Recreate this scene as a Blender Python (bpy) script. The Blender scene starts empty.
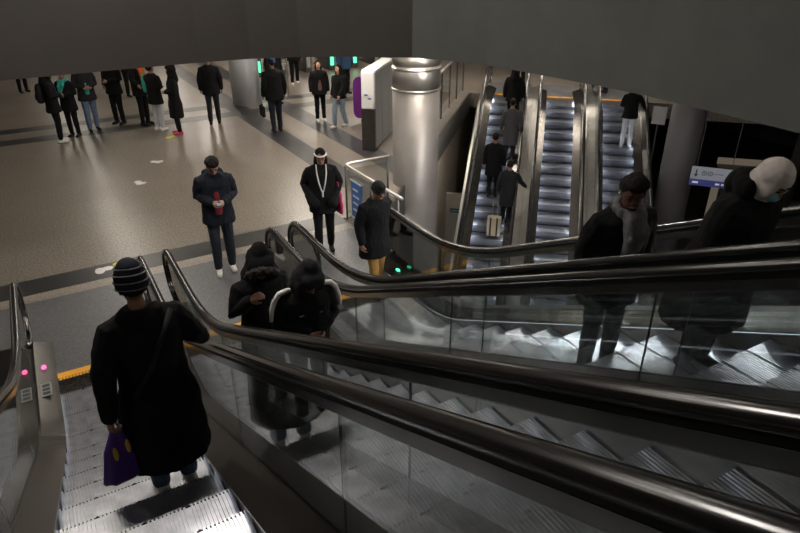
import bpy, bmesh, math, random
from math import sin, cos, tan, pi, radians, sqrt, floor, ceil, atan2
from mathutils import Vector, Matrix, Euler, noise
random.seed(7)
SC = bpy.context.scene
COL = SC.collection

# ------------------------------------------------------------------ camera
TH = radians(27.3); T = tan(TH)
cam_d = bpy.data.cameras.new('camera'); cam = bpy.data.objects.new('camera', cam_d); COL.objects.link(cam)
cam.location = (0, 0, 4.4)
cam.rotation_euler = (radians(90 - 27.4), 0, radians(-30.9))
cam_d.sensor_width = 36; cam_d.lens = 634 / 800 * 36
cam_d.clip_start = .05; cam_d.clip_end = 200
SC.camera = cam
SC.view_settings.view_transform = 'Standard'; SC.view_settings.look = 'None'
SC.view_settings.gamma = 1; SC.view_settings.use_curve_mapping = False
SC.view_settings.exposure = 0.0
w = bpy.data.worlds.new('world'); SC.world = w; w.use_nodes = True
w.node_tree.nodes['Background'].inputs[0].default_value = (.5, .6, .75, 1)
w.node_tree.nodes['Background'].inputs[1].default_value = .012
LAMP_HALL = 48.0       # emission of the concourse ceiling lamps
LAMP_ESC = 5.0        # over the far escalators
LAMP_UP = 17.0         # added dim lamps over the escalator well, some concourse lamps too
FILL_LOW = 13.0        # added lamps for the lower level
SKIRT_FAR = 110.0
SKIRT_NEAR = 2.0

# ------------------------------------------------------------------ materials
MATS = {}
def mat(name, col, rough=.5, metal=0., spec=.5, emit=None, es=0., noise_scale=None, noise_amt=.25, bump=0., col2=None, aniso=0., coat=0.):
    if name in MATS: return MATS[name]
    m = bpy.data.materials.new(name); m.use_nodes = True; nt = m.node_tree
    b = nt.nodes['Principled BSDF']
    b.inputs['Base Color'].default_value = (*col, 1); b.inputs['Roughness'].default_value = rough
    b.inputs['Metallic'].default_value = metal; b.inputs['Specular IOR Level'].default_value = spec
    if coat: b.inputs['Coat Weight'].default_value = coat; b.inputs['Coat Roughness'].default_value = .15
    if emit: b.inputs['Emission Color'].default_value = (*emit, 1); b.inputs['Emission Strength'].default_value = es
    if noise_scale:
        tc = nt.nodes.new('ShaderNodeTexCoord'); n = nt.nodes.new('ShaderNodeTexNoise')
        n.inputs['Scale'].default_value = noise_scale; n.inputs['Detail'].default_value = 4
        nt.links.new(tc.outputs['Object'], n.inputs['Vector'])
        r = nt.nodes.new('ShaderNodeValToRGB')
        c2 = col2 or tuple(c * (1 - noise_amt) for c in col)
        r.color_ramp.elements[0].position = .35; r.color_ramp.elements[1].position = .65
        r.color_ramp.elements[0].color = (*c2, 1); r.color_ramp.elements[1].color = (*col, 1)
        nt.links.new(n.outputs['Fac'], r.inputs['Fac']); nt.links.new(r.outputs['Color'], b.inputs['Base Color'])
        if bump:
            bp = nt.nodes.new('ShaderNodeBump'); bp.inputs['Strength'].default_value = bump
            bp.inputs['Distance'].default_value = .01
            nt.links.new(n.outputs['Fac'], bp.inputs['Height']); nt.links.new(bp.outputs['Normal'], b.inputs['Normal'])
    MATS[name] = m; return m

def glass_mat(name, tint, f0=.06, rough=.02):
    m = bpy.data.materials.new(name); m.use_nodes = True; nt = m.node_tree
    for n in list(nt.nodes): nt.nodes.remove(n)
    out = nt.nodes.new('ShaderNodeOutputMaterial'); mx = nt.nodes.new('ShaderNodeMixShader')
    tr = nt.nodes.new('ShaderNodeBsdfTransparent'); gl = nt.nodes.new('ShaderNodeBsdfGlossy')
    tr.inputs[0].default_value = (*tint, 1); gl.inputs['Roughness'].default_value = rough
    gl.inputs['Color'].default_value = (.93, .95, .95, 1)
    lw = nt.nodes.new('ShaderNodeLayerWeight'); pw = nt.nodes.new('ShaderNodeMath'); pw.operation = 'POWER'; pw.inputs[1].default_value = 4.
    mt = nt.nodes.new('ShaderNodeMath'); mt.operation = 'MULTIPLY_ADD'; mt.inputs[1].default_value = .8; mt.inputs[2].default_value = f0; mt.use_clamp = True
    nt.links.new(lw.outputs['Facing'], pw.inputs[0]); nt.links.new(pw.outputs[0], mt.inputs[0]); nt.links.new(mt.outputs[0], mx.inputs[0])
    nt.links.new(tr.outputs[0], mx.inputs[1]); nt.links.new(gl.outputs[0], mx.inputs[2])
    nt.links.new(mx.outputs[0], out.inputs[0]); MATS[name] = m; return m

def granite(name, c1, c2, c3, rough):
    m = bpy.data.materials.new(name); m.use_nodes = True; nt = m.node_tree; b = nt.nodes['Principled BSDF']
    tc = nt.nodes.new('ShaderNodeTexCoord')
    n1 = nt.nodes.new('ShaderNodeTexNoise'); n1.inputs['Scale'].default_value = 30; n1.inputs['Detail'].default_value = 6; n1.inputs['Roughness'].default_value = .8
    n2 = nt.nodes.new('ShaderNodeTexNoise'); n2.inputs['Scale'].default_value = .9; n2.inputs['Detail'].default_value = 4
    br = nt.nodes.new('ShaderNodeTexBrick'); br.offset = 0; br.inputs['Scale'].default_value = 1
    br.inputs['Mortar Size'].default_value = .004; br.inputs['Brick Width'].default_value = .6; br.inputs['Row Height'].default_value = .6
    br.inputs['Color1'].default_value = (1, 1, 1, 1); br.inputs['Color2'].default_value = (.86, .86, .86, 1); br.inputs['Mortar'].default_value = (.45, .45, .45, 1)
    for n in (n1, n2, br): nt.links.new(tc.outputs['Object'], n.inputs['Vector'])
    r = nt.nodes.new('ShaderNodeValToRGB'); r.color_ramp.elements[0].position = .38; r.color_ramp.elements[1].position = .62
    r.color_ramp.elements[0].color = (*c1, 1); r.color_ramp.elements[1].color = (*c2, 1)
    nt.links.new(n1.outputs['Fac'], r.inputs['Fac'])
    mx = nt.nodes.new('ShaderNodeMix'); mx.data_type = 'RGBA'; mx.blend_type = 'MIX'
    mf = nt.nodes.new('ShaderNodeMath'); mf.operation = 'MULTIPLY'; mf.inputs[1].default_value = .45; nt.links.new(n2.outputs['Fac'], mf.inputs[0]); nt.links.new(mf.outputs[0], mx.inputs['Factor']); nt.links.new(r.outputs['Color'], mx.inputs['A']); mx.inputs['B'].default_value = (*c3, 1)
    mu = nt.nodes.new('ShaderNodeMix'); mu.data_type = 'RGBA'; mu.blend_type = 'MULTIPLY'; mu.inputs['Factor'].default_value = .5
    nt.links.new(mx.outputs['Result'], mu.inputs['A']); nt.links.new(br.outputs['Color'], mu.inputs['B'])
    nt.links.new(mu.outputs['Result'], b.inputs['Base Color'])
    mr = nt.nodes.new('ShaderNodeMapRange'); mr.inputs['To Min'].default_value = rough - .08; mr.inputs['To Max'].default_value = rough + .1
    nt.links.new(n2.outputs['Fac'], mr.inputs['Value']); nt.links.new(mr.outputs['Result'], b.inputs['Roughness'])
    b.inputs['Specular IOR Level'].default_value = .6
    MATS[name] = m; return m

M_FLOOR = granite('floor_granite', (.04, .033, .026), (.34, .295, .245), (.15, .127, .105), .33)
M_BAND = granite('dark_granite', (.018, .018, .019), (.045, .044, .044), (.03, .03, .03), .36)
M_LIGHTGR = granite('light_granite', (.13, .11, .09), (.36, .32, .27), (.25, .22, .18), .4)
M_PLATE = mat('floor_plate', (.17, .17, .175), .42, .35, noise_scale=30, noise_amt=.3)
M_STEEL = mat('brushed_steel', (.46, .44, .41), .33, .9, noise_scale=5, noise_amt=.12)
M_ODECK = mat('outer_deck_steel', (.035, .033, .031), .35, .6)
M_PROF = mat('profile_steel', (.22, .21, .20), .22, .95)
M_DECK = mat('deck_steel', (.085, .078, .07), .25, .7, noise_scale=6, noise_amt=.3)
M_DARKST = mat('dark_steel', (.10, .095, .09), .38, .8, noise_scale=8, noise_amt=.2)
M_SKIRT = mat('skirt_steel', (.30, .295, .29), .25, .75)
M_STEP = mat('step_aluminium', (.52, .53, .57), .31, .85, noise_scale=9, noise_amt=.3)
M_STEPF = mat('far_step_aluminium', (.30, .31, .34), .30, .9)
M_RISER = mat('riser_aluminium', (.13, .135, .15), .45, .7)
M_RUB = mat('handrail_rubber', (.014, .0125, .012), .22, 0, .6, coat=.15)
M_BLACK = mat('black_void', (.006, .006, .006), .8)
M_GLASS = glass_mat('balustrade_glass', (.87, .89, .885), .09)
M_GLASSD = glass_mat('smoked_glass', (.30, .28, .26), .07)
M_YEL = mat('comb_yellow', (.75, .34, .02), .5)
M_COL = mat('column_steel', (.27, .25, .235), .45, .5, noise_scale=3, noise_amt=.1)
M_FASC1 = mat('fascia_plaster', (.105, .108, .100), .75, noise_scale=2.5, noise_amt=.12)
M_CEIL = mat('ceiling_panel', (.10, .10, .10), .8)
M_WALL = mat('wall_dark', (.09, .088, .085), .7, noise_scale=2, noise_amt=.15)
M_WALLP = mat('wall_pale', (.74, .64, .52), .6, noise_scale=2, noise_amt=.1)
M_LOWFL = mat('lower_floor', (.09, .08, .07), .35, noise_scale=8, noise_amt=.3)
M_WHITE = mat('white_panel', (.72, .72, .72), .4)
M_GREYP = mat('grey_panel', (.30, .30, .30), .35)
M_BLUE = mat('sign_blue', (.02, .12, .42), .4)
M_PURP = mat('purple_panel', (.16, .02, .22), .4)
M_BLK = mat('black_cloth', (.0045, .0045, .005), .95, 0, .2)
M_BLK2 = mat('charcoal_cloth', (.011, .011, .013), .9, 0, .25)
M_NAVY = mat('navy_cloth', (.008, .010, .018), .85, 0, .25)
M_GREY = mat('grey_wool', (.12, .12, .125), .95, noise_scale=60, noise_amt=.3)
M_GREYC = mat('grey_coat', (.05, .05, .052), .95)
M_JEAN = mat('blue_denim', (.10, .15, .24), .85, noise_scale=25, noise_amt=.4)
M_JEAND = mat('dark_denim', (.012, .017, .03), .85, noise_scale=30, noise_amt=.4)
M_LJEAN = mat('light_denim', (.22, .28, .36), .85, noise_scale=25, noise_amt=.3)
M_MUST = mat('mustard_cloth', (.24, .13, .03), .9)
M_WHT = mat('white_leather', (.62, .60, .57), .5)
M_WTR = mat('white_cloth', (.45, .45, .47), .9)
M_TEAL = mat('teal_cloth', (.02, .26, .22), .8)
M_RED = mat('dark_red_cloth', (.16, .012, .018), .9)
M_MAG = mat('magenta_cloth', (.36, .015, .08), .8)
M_PINK = mat('pink_shoe', (.6, .05, .12), .6)
M_HIJ = mat('cream_hijab', (.50, .45, .42), .85, noise_scale=20, noise_amt=.1)
M_MASK = mat('blue_mask', (.22, .42, .50), .8)
M_SK = mat('skin_light', (.42, .24, .17), .55)
M_SKM = mat('skin_tan', (.24, .12, .075), .55)
M_SKD = mat('skin_brown', (.10, .045, .028), .5)
M_HAIR = mat('dark_hair', (.007, .005, .004), .8, 0, .2, noise_scale=40, noise_amt=.5, bump=.3)
M_FUR = mat('dark_fur', (.016, .012, .010), .95, noise_scale=60, noise_amt=.6, bump=.8)
M_FURB = mat('brown_fur', (.11, .07, .02), .95, noise_scale=60, noise_amt=.6, bump=.8)
M_EYE = mat('eye_dark', (.01, .008, .007), .2)
M_LIP = mat('lip', (.22, .07, .06), .5)
M_PHONE = mat('phone_black', (.01, .01, .012), .15)
M_BAGP = mat('purple_bag', (.055, .015, .17), .5)
M_BAGY = mat('yellow_print', (.45, .30, .01), .5)
M_TAN = mat('beige_canvas', (.30, .25, .17), .8)
M_CHROME = mat('chrome_tube', (.62, .60, .57), .38, .8)
M_STICKW = mat('sticker_white', (.65, .62, .62), .5)
M_STICKY = mat('sticker_yellow', (.55, .50, .04), .5)
def emit(name, col, s):
    return mat(name, (.02, .02, .02), .5, emit=col, es=s)
E_HALL = emit('lamp_hall', (1, .90, .78), LAMP_HALL)
E_DIMH = emit('lamp_hall_dim', (1, .90, .78), 5)
E_WELL = emit('added_well_light', (1, .93, .86), 80)
E_ESC = emit('lamp_escalator', (1, .88, .72), LAMP_ESC)
E_UP = emit('lamp_dim', (1, .92, .80), LAMP_UP)  # shared by concourse lamps and the added lamps over the well
E_SOF = emit('added_parapet_light', (.95, .96, 1), 150)
E_UPD = emit('added_high_light', (1, .93, .86), 60)
E_LOW = emit('added_lower_light', (.9, .93, 1), FILL_LOW)
E_SKF = emit('skirt_light_far', (.82, .88, 1), SKIRT_FAR)
E_SKN = emit('skirt_light_near', (.85, .90, 1), SKIRT_NEAR)
E_GREEN = emit('green_signal', (.1, 1, .45), 2.2)
E_PINK = emit('red_signal', (1, .12, .35), 2.2)
E_SIGN = emit('lit_sign', (.85, .88, 1), .16)
E_BLUES = emit('blue_sign_lit', (.06, .10, .6), .15)
E_SHOP = emit('shop_glow', (1, .82, .6), .10)

# ------------------------------------------------------------------ helpers
def tag(o, label=None, cat=None, group=None, kind=None):
    if label: o['label'] = label
    if cat: o['category'] = cat
    if group: o['group'] = group
    if kind: o['kind'] = kind
    return o
def empty(name, loc=(0, 0, 0), rz=0, label=None, cat=None, group=None, kind=None):
    o = bpy.data.objects.new(name, None); COL.objects.link(o); o.location = loc; o.rotation_euler = (0, 0, rz)
    o.empty_display_size = .1
    return tag(o, label, cat, group, kind)
def link(name, me, m, parent=None, smooth=False, loc=None, rz=None):
    o = bpy.data.objects.new(name, me); COL.objects.link(o)
    if m is not None and not me.materials: me.materials.append(m)
    if parent is not None: o.parent = parent
    if loc: o.location = loc
    if rz is not None: o.rotation_euler = (0, 0, rz)
    if smooth:
        me.polygons.foreach_set('use_smooth', [True] * len(me.polygons))
    return o
def bm2me(bm, name='m'):
    me = bpy.data.meshes.new(name); bm.normal_update(); bm.to_mesh(me); bm.free(); return me
def obj(name, bm, m, parent=None, smooth=False, **k): return link(name, bm2me(bm, name), m, parent, smooth, **k)
def struct(name, bm, m, smooth=False):
    o = obj(name, bm, m, None, smooth); o['kind'] = 'structure'; return o
def box(bm, a, b, mtx=None):
    x0, y0, z0 = a; x1, y1, z1 = b
    vs = [bm.verts.new(v) for v in ((x0,y0,z0),(x1,y0,z0),(x1,y1,z0),(x0,y1,z0),(x0,y0,z1),(x1,y0,z1),(x1,y1,z1),(x0,y1,z1))]
    for f in ((0,3,2,1),(4,5,6,7),(0,1,5,4),(1,2,6,5),(2,3,7,6),(3,0,4,7)): bm.faces.new([vs[i] for i in f])
    if mtx is not None:
        for v in vs: v.co = mtx @ v.co
    return vs
def bxo(name, a, b, m, parent=None, bev=0):
    bm = bmesh.new(); box(bm, a, b)
    if bev: bmesh.ops.bevel(bm, geom=bm.edges[:], offset=bev, segments=2, affect='EDGES', profile=.5)
    return obj(name, bm, m, parent)
def frame_of(d):
    d = Vector(d).normalized(); u = Vector((0, 0, 1)) if abs(d.z) < .95 else Vector((0, 1, 0))
    x = d.cross(u).normalized(); return x, x.cross(d).normalized()
def tube(bm, pts, r, seg=12, caps=True):
    pts = [Vector(p) for p in pts]; rings = []
    rr = r if isinstance(r, (list, tuple)) else [r] * len(pts)
    px_ = None
    for i, p in enumerate(pts):
        d = (pts[min(i+1, len(pts)-1)] - pts[max(i-1, 0)])
        if px_ is None: x, y = frame_of(d)
        else:                                   # carry the frame along so that the tube never twists
            d = d.normalized(); x = px_ - d*px_.dot(d)
            if x.length < 1e-4: x, y = frame_of(d)
            x = x.normalized(); y = x.cross(d).normalized()
        px_ = x
        rings.append([bm.verts.new(p + rr[i] * (cos(a) * x + sin(a) * y)) for a in [2*pi*k/seg for k in range(seg)]])
    for a, b in zip(rings, rings[1:]):
        for k in range(seg): bm.faces.new((a[k], a[(k+1) % seg], b[(k+1) % seg], b[k]))
    if caps:
        bm.faces.new(rings[0][::-1]); bm.faces.new(rings[-1])
def lathe(bm, prof, seg=40, c=(0, 0, 0)):
    rings = []
    for r, z in prof: rings.append([bm.verts.new((c[0] + r*cos(2*pi*k/seg), c[1] + r*sin(2*pi*k/seg), c[2] + z)) for k in range(seg)])
    for a, b in zip(rings, rings[1:]):
        for k in range(seg): bm.faces.new((a[k], a[(k+1) % seg], b[(k+1) % seg], b[k]))
    bm.faces.new(rings[0][::-1]); bm.faces.new(rings[-1])
def prism(bm, poly, z0, z1):
    a = [bm.verts.new((x, y, z0)) for x, y in poly]; b = [bm.verts.new((x, y, z1)) for x, y in poly]; n = len(poly)
    bm.faces.new(a[::-1]); bm.faces.new(b)
    for k in range(n): bm.faces.new((a[k], a[(k+1) % n], b[(k+1) % n], b[k]))
    bmesh.ops.recalc_face_normals(bm, faces=bm.faces[:])
def slabx(bm, poly, x0, x1):
    """polygon in (y,z) extruded in x"""
    a = [bm.verts.new((x0, y, z)) for y, z in poly]; b = [bm.verts.new((x1, y, z)) for y, z in poly]; n = len(poly)
    bm.faces.new(a[::-1]); bm.faces.new(b)
    for k in range(n): bm.faces.new((a[k], a[(k+1) % n], b[(k+1) % n], b[k]))
    bmesh.ops.recalc_face_normals(bm, faces=bm.faces[:])
def sweepv(bm, prof, path):
    """prof: closed list of (x, dz); path: list of (y, z) - vertical offsets"""
    rings = [[bm.verts.new((x, y, z + dz)) for x, dz in prof] for y, z in path]; n = len(prof)
    for a, b in zip(rings, rings[1:]):
        for k in range(n): bm.faces.new((a[k], a[(k+1) % n], b[(k+1) % n], b[k]))
    bm.faces.new(rings[0][::-1]); bm.faces.new(rings[-1])
    bmesh.ops.recalc_face_normals(bm, faces=bm.faces[:])
def sweepn(bm, prof, path, x0):
    """prof closed (x, n) with n along the path normal"""
    rings = []; N = len(path)
    for i, (y, z) in enumerate(path):
        a, b = path[max(i-1, 0)], path[min(i+1, N-1)]
        ty, tz = b[0]-a[0], b[1]-a[1]; l = sqrt(ty*ty+tz*tz); ty, tz = ty/l, tz/l
        ny, nz = -tz, ty
        rings.append([bm.verts.new((x0 + px, y + ny*pn, z + nz*pn)) for px, pn in prof])
    n = len(prof)
    for a, b in zip(rings, rings[1:]):
        for k in range(n): bm.faces.new((a[k], a[(k+1) % n], b[(k+1) % n], b[k]))
    bm.faces.new(rings[0][::-1]); bm.faces.new(rings[-1])
    bmesh.ops.recalc_face_normals(bm, faces=bm.faces[:])

# ------------------------------------------------------------------ the shell
FL1 = [(-15, 6.86), (4.44, 6.86), (4.44, 9.4), (-15, 9.4)]
FL0 = [(-15, -8), (-2.48, -8), (-2.43, 6.86), (-15, 6.86)]
FL2 = [(-15, 9.4), (4.44, 9.4), (5.44, 9.4), (12.48, 16.44), (12.48, 36), (-15, 36)]
FL3 = [(12.48, 16.44), (20.8, 8.12), (34, 8.12), (34, 36), (12.48, 36)]
bm = bmesh.new()
for p in (FL0, FL1, FL2, FL3): prism(bm, p, -.45, 0)
struct('floor', bm, M_FLOOR)
def inlay(name, x0, y0, x1, y1, m, z=.003):
    bm = bmesh.new(); box(bm, (x0, y0, .0005), (x1, y1, z)); return struct(name, bm, m)
inlay('floor_strip', -15, 9.17, 4.44, 9.66, M_BAND)
inlay('floor_strip', 5.15, 9.8, 5.72, 34, M_BAND)
inlay('floor_strip', 6.42, 10.9, 7.0, 34, M_BAND)
inlay('floor_strip', -15, 17.45, 12.4, 17.95, M_BAND, .0035)
inlay('floor_strip', -15, 18.6, 12.4, 19.05, M_BAND, .0035)
inlay('floor_strip', -15, 8.92, 4.4, 9.165, M_LIGHTGR)
bm = bmesh.new(); box(bm, (3, -8, -5.4), (34, 34, -5.2)); struct('floor_lower', bm, M_LOWFL)
# upper fascia around the escalator well: bottom z=3.0
fasc = [(-15, 8.43), (-.1, 8.41), (1.0, 8.43), (2.1, 8.43), (2.74, 8.36), (3.35, 8.17), (3.91, 7.85), (4.59, 7.36), (4.86, 6.95), (5.08, 6.44), (5.26, 5.47), (5.40, 4.3), (5.38, 3.3), (5.34, 2.5), (5.34, 0), (5.34, -8)]
def offset(poly, d):
    out = []
    for i, p in enumerate(poly):
        a = Vector(poly[max(i-1, 0)]); b = Vector(poly[min(i+1, len(poly)-1)]); t = (b-a).normalized()
        out.append((p[0] - t.y*d, p[1] + t.x*d))
    return out
def band_wall(name, pts, d, z0, z1, m):
    o2 = offset(pts, d); bm = bmesh.new(); rings = []
    for a, b in zip(pts, o2):
        rings.append([bm.verts.new((*a, z0)), bm.verts.new((*a, z1)), bm.verts.new((*b, z1)), bm.verts.new((*b, z0))])
    for a, b in zip(rings, rings[1:]):
        for k in range(4): bm.faces.new((a[k], a[(k+1) % 4], b[(k+1) % 4], b[k]))
    bm.faces.new(rings[0]); bm.faces.new(rings[-1][::-1]); bmesh.ops.recalc_face_normals(bm, faces=bm.faces[:])
    return struct(name, bm, m)
M_FASC2 = mat('fascia_metal', (.055, .048, .043), .6, noise_scale=2, noise_amt=.1)
band_wall('wall_front', fasc[:8], .28, 3.0, 4.45, M_FASC2)
band_wall('wall_right', fasc[7:], .28, 3.0, 4.45, M_FASC1)
# concourse ceiling (underside of the upper floor)
cp = offset(fasc, .28)
bm = bmesh.new(); prism(bm, [(-15, 36)] + cp + [(34, -8), (34, 36)], 3.12, 3.3); struct('ceiling', bm, M_CEIL)
bm = bmesh.new(); box(bm, (-15, -8, 6.6), (34, 36, 6.8)); struct('ceiling_upper', bm, M_CEIL)
for nm, a, b in (('wall_left', (-15.2, -8, -.4), (-15, 36, 6.6)), ('wall_back', (-15, 36, -5.4), (34, 36.2, 6.6)), ('wall_east', (34, -8, -5.4), (34.2, 36, 6.6)), ('wall_behind', (-15, -8.2, -5.4), (34, -8, 6.6))):
    bm = bmesh.new(); box(bm, a, b); struct(nm, bm, M_WALL)
bm = bmesh.new(); box(bm, (-15, -8, 3.1), (4.3, -2.15, 3.3)); struct('floor_upper', bm, M_FLOOR)
# lower level wall under the concourse edge
R45 = Matrix.Rotation(radians(-45), 4, 'Z')          # local +y -> (0.7,0.7)
def W(u, r, z=0): return Vector(((u + r)*.70711, (u - r)*.70711, z))
bm = bmesh.new()
prism(bm, [tuple(W(7.5, -3.35)[:2]), tuple(W(7.5, -3.15)[:2]), tuple(W(24, -3.15)[:2]), tuple(W(24, -3.35)[:2])], -5.2, -.45)
prism(bm, [tuple(W(18.5, -3.15)[:2]), tuple(W(18.5, -1.85)[:2]), tuple(W(18.6, -1.85)[:2]), tuple(W(18.6, -3.15)[:2])], -5.2, -2.7)
struct('wall_lower', bm, M_WALLP)
bm = bmesh.new(); box(bm, (4.36, -8, -1.3), (4.44, 8.9, -.47)); box(bm, (-2.6, -8, -.47), (4.44, 7, -.45)); struct('wall_pit', bm, M_WALL)

# ------------------------------------------------------------------ escalators
def zn_fn(R):
    yl = 1.20; yu = yl + R / T
    def zn(y, a=.45, b=.45):
        if y < yl - a: return 0.
        if y < yl + a: return T * (y - yl + a)**2 / (4*a)
        if y < yu - b: return T * (y - yl)
        if y < yu + b: return R - T * (yu + b - y)**2 / (4*b)
        return R
    return zn, yu + 1.25
def make_step(W2, ribs, name):
    bm = bmesh.new(); n = ribs; p = 2*W2 / n
    box(bm, (-W2, 0.012, -.05), (W2, .40, -.012))
    for i in range(n):
        if i in (n//4, n//2, 3*n//4): continue
        x = -W2 + p*i + p*.2; box(bm, (x, 0, -.013), (x + p*.6, .40, 0))
    tread = bm2me(bm, name + '_tread')
    bm = bmesh.new()
    pth = [(0.0, -.012), (.004, -.06), (.014, -.12), (.030, -.17), (.05, -.215)]
    rings = [[bm.verts.new((x, y, z)) for x in (-W2, W2)] for y, z in pth]
    back = [[bm.verts.new((x, y + .02, z)) for x in (-W2, W2)] for y, z in pth]
    for A in (rings, back):
        for a, b in zip(A, A[1:]): bm.faces.new((a[0], a[1], b[1], b[0]))
    for i in range(n):
        x = -W2 + p*i + p*.2
        for a, b in zip(pth, pth[1:]):
            vs = [bm.verts.new(v) for v in ((x, a[0]-.006, a[1]), (x+p*.5, a[0]-.006, a[1]), (x+p*.5, b[0]-.006, b[1]), (x, b[0]-.006, b[1]))]
            bm.faces.new(vs)
    riser = bm2me(bm, name + '_riser')
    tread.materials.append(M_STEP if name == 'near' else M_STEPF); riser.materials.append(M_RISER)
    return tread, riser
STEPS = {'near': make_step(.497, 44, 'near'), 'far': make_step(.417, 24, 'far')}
RAILP = [(-.040, -.012), (-.036, .004), (-.024, .016), (0, .021), (.024, .016), (.036, .004), (.040, -.012), (.034, -.024), (.022, -.026), (-.022, -.026), (-.034, -.024)]
def escalator(label, loc, rz, R, half, kind, signal, outer, comb_m=M_YEL, glass=M_GLASS, skirt_e=None, skirt_range=None, steps_range=None, gpanel=1.7):
    """local: lower comb at y=0, goes up along +y. outer: (width of outer deck on -x side, on +x side)"""
    root = empty('escalator', loc, rz, label, 'escalator', 'escalators of the station')
    zn, L = zn_fn(R); gx = half + .19
    s0, s1 = steps_range or (0, L)
    # steps
    k = 0; y = -.1
    ks = []
    while y < L - .1:
        z = zn(y + .001)
        if s0 <= y <= s1: ks.append((y, z))
        y += .4
    tr, ri = STEPS[kind]
    for (y, z) in ks:
        o = bpy.data.objects.new('step', tr); COL.objects.link(o); o.parent = root; o.location = (0, y, z - .002)
        q = bpy.data.objects.new('riser', ri); COL.objects.link(q); q.parent = o
    # skirts, inner deck, outer deck
    ys = [-.72 + .12*i for i in range(int((L + 1.44)/.12) + 1)]
    path = [(y, zn(y)) for y in ys]
    for s, ow in ((-1, outer[0]), (1, outer[1])):
        inner = [(p[0], p[1]) for p in path]
        bm = bmesh.new(); sweepv(bm, [(s*(half+.008), -.30), (s*(half+.008), .055), (s*(half+.022), .055), (s*(half+.022), -.30)], inner); obj('skirt_panel', bm, M_SKIRT, root)
        bm = bmesh.new(); sweepv(bm, [(s*(half-.022), .052), (s*(half-.022), .062), (s*(half+.012), .078), (s*(gx-.02), .15), (s*(gx-.006), .15), (s*(gx-.006), .11), (s*(half+.022), .02)], inner); obj('inner_deck', bm, M_DECK, root)
        bm = bmesh.new(); sweepv(bm, [(s*(gx+.006), .15), (s*(gx+ow), .15), (s*(gx+ow), .10), (s*(gx+.006), .10)], inner); obj('outer_deck', bm, M_ODECK if kind == 'near' else M_STEEL, root)
        # side cladding / truss
        bm = bmesh.new(); sweepv(bm, [(s*(gx+ow-.012), .10), (s*(gx+ow-.0005), .10), (s*(gx+ow-.0005), -.75), (s*(gx+ow-.012), -.75)], [(y, max(z, 0.)) if R < 3.4 and z < .8 else (y, z) for y, z in path[6:-6]] if kind == 'far' else [(y, z) for y, z in path if z > .78]); obj('side_cladding', bm, M_STEEL if kind == 'far' else M_DARKST, root)
        # handrail with newel loops
        h = .93
        def zr(y): return h + .02 + (zn(y - .01, .85, .6) if y < L/2 else zn(y - .01, .6, .6))
        rr = .33; ye = -.66
        pr = []
        for i in range(13):       # lower newel
            a = pi*1.5 - pi*i/12   # from bottom round the front to the top
            pr.append((ye + rr*cos(a), h - rr + rr*sin(a)))
        up = [(y, zr(y) - .02) for y in [ye + .1 + .12*i for i in range(int((L - 2*ye - .2)/.12))]]
        pr = [(ye+.25, h - 2*rr - .02)] + pr + up
        yt = up[-1][0] + .1
        for i in range(13):
            a = pi/2 - pi*i/12
            pr.append((yt + rr*cos(a), up[-1][1] - rr + rr*sin(a)))
        pr.append((yt - .25, up[-1][1] - 2*rr - .02))
        bm = bmesh.new(); sweepn(bm, RAILP, pr, s*gx); obj('handrail', bm, M_RUB, root, True)
        bm = bmesh.new(); sweepn(bm, [(-.018, -.022), (.018, -.022), (.018, -.052), (-.018, -.052)], pr[1:-1], s*gx); obj('handrail_guide', bm, M_BLACK, root)
        bm = bmesh.new(); sweepn(bm, [(-.020, -.053), (.020, -.053), (.022, -.095), (.012, -.106), (-.012, -.106), (-.022, -.095)], pr[1:-1], s*gx); obj('handrail_profile', bm, M_PROF, root)
        # glass panels following the rail
        def ztop(y):
            if y < ye: return h - rr + sqrt(max(rr*rr - (y-ye)**2, 0)) - .125
            if y > yt: return R + h - rr + sqrt(max(rr*rr - (y-yt)**2, 0)) - .125
            return zr(y) - .11
        a = ye - rr + .12; e = yt + rr - .12; cur = a; first = True
        while cur < e - .01:
            nx = min(cur + (1.0 if first else gpanel), e)
            if e - nx < .4: nx = e
            m_ = 10; yy = [cur + .003 + (nx - cur - .006)*i/m_ for i in range(m_+1)]
            poly = [(y, zn(y) + .13) for y in yy] + [(y, max(ztop(y), zn(y) + .2)) for y in yy[::-1]]
            bm = bmesh.new(); slabx(bm, poly, s*gx - .006, s*gx + .006)
            obj('glass_panel', bm, M_GLASSD if (first and glass is M_GLASS) else glass, root)
            if nx < e - .01:
                bm = bmesh.new(); slabx(bm, [(nx - .0022, zn(nx) + .13), (nx + .0022, zn(nx) + .13), (nx + .0022, ztop(nx)), (nx - .0022, ztop(nx))], s*gx - .005, s*gx + .005)
                obj('glass_joint', bm, M_BLACK, root)
            cur = nx; first = False
        # signal lamps and deck label
        if signal is not None:
            bm = bmesh.new(); tube(bm, [(s*(half+.09), -.12, .127), (s*(half+.09), -.12, .136)], .026, 16)
            for v in bm.verts: v.co.y = -.12 + (v.co.y + .12)*1.7
            obj('signal_lamp', bm, signal, root)
            bm = bmesh.new(); box(bm, (s*(half+.04), .22, .135), (s*(half+.14), .46, .139)); lab = obj('instruction_plate', bm, M_GREYP, root)
            bm = bmesh.new()
            for i in range(3):
                box(bm, (s*(half+.09) - .035, .245 + i*.07, .139), (s*(half+.09) + .035, .295 + i*.07, .1405))
            obj('pictogram', bm, M_DARKST, lab)
        if skirt_e is not None:
            a0, a1 = skirt_range or (0, L)
            bm = bmesh.new(); sweepv(bm, [(s*(half-.016), .049), (s*(half+.004), .049), (s*(half+.004), .0435), (s*(half-.016), .0435)], [(y, z) for y, z in path if a0 <= y <= a1]); obj('skirt_light', bm, skirt_e, root)
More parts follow.
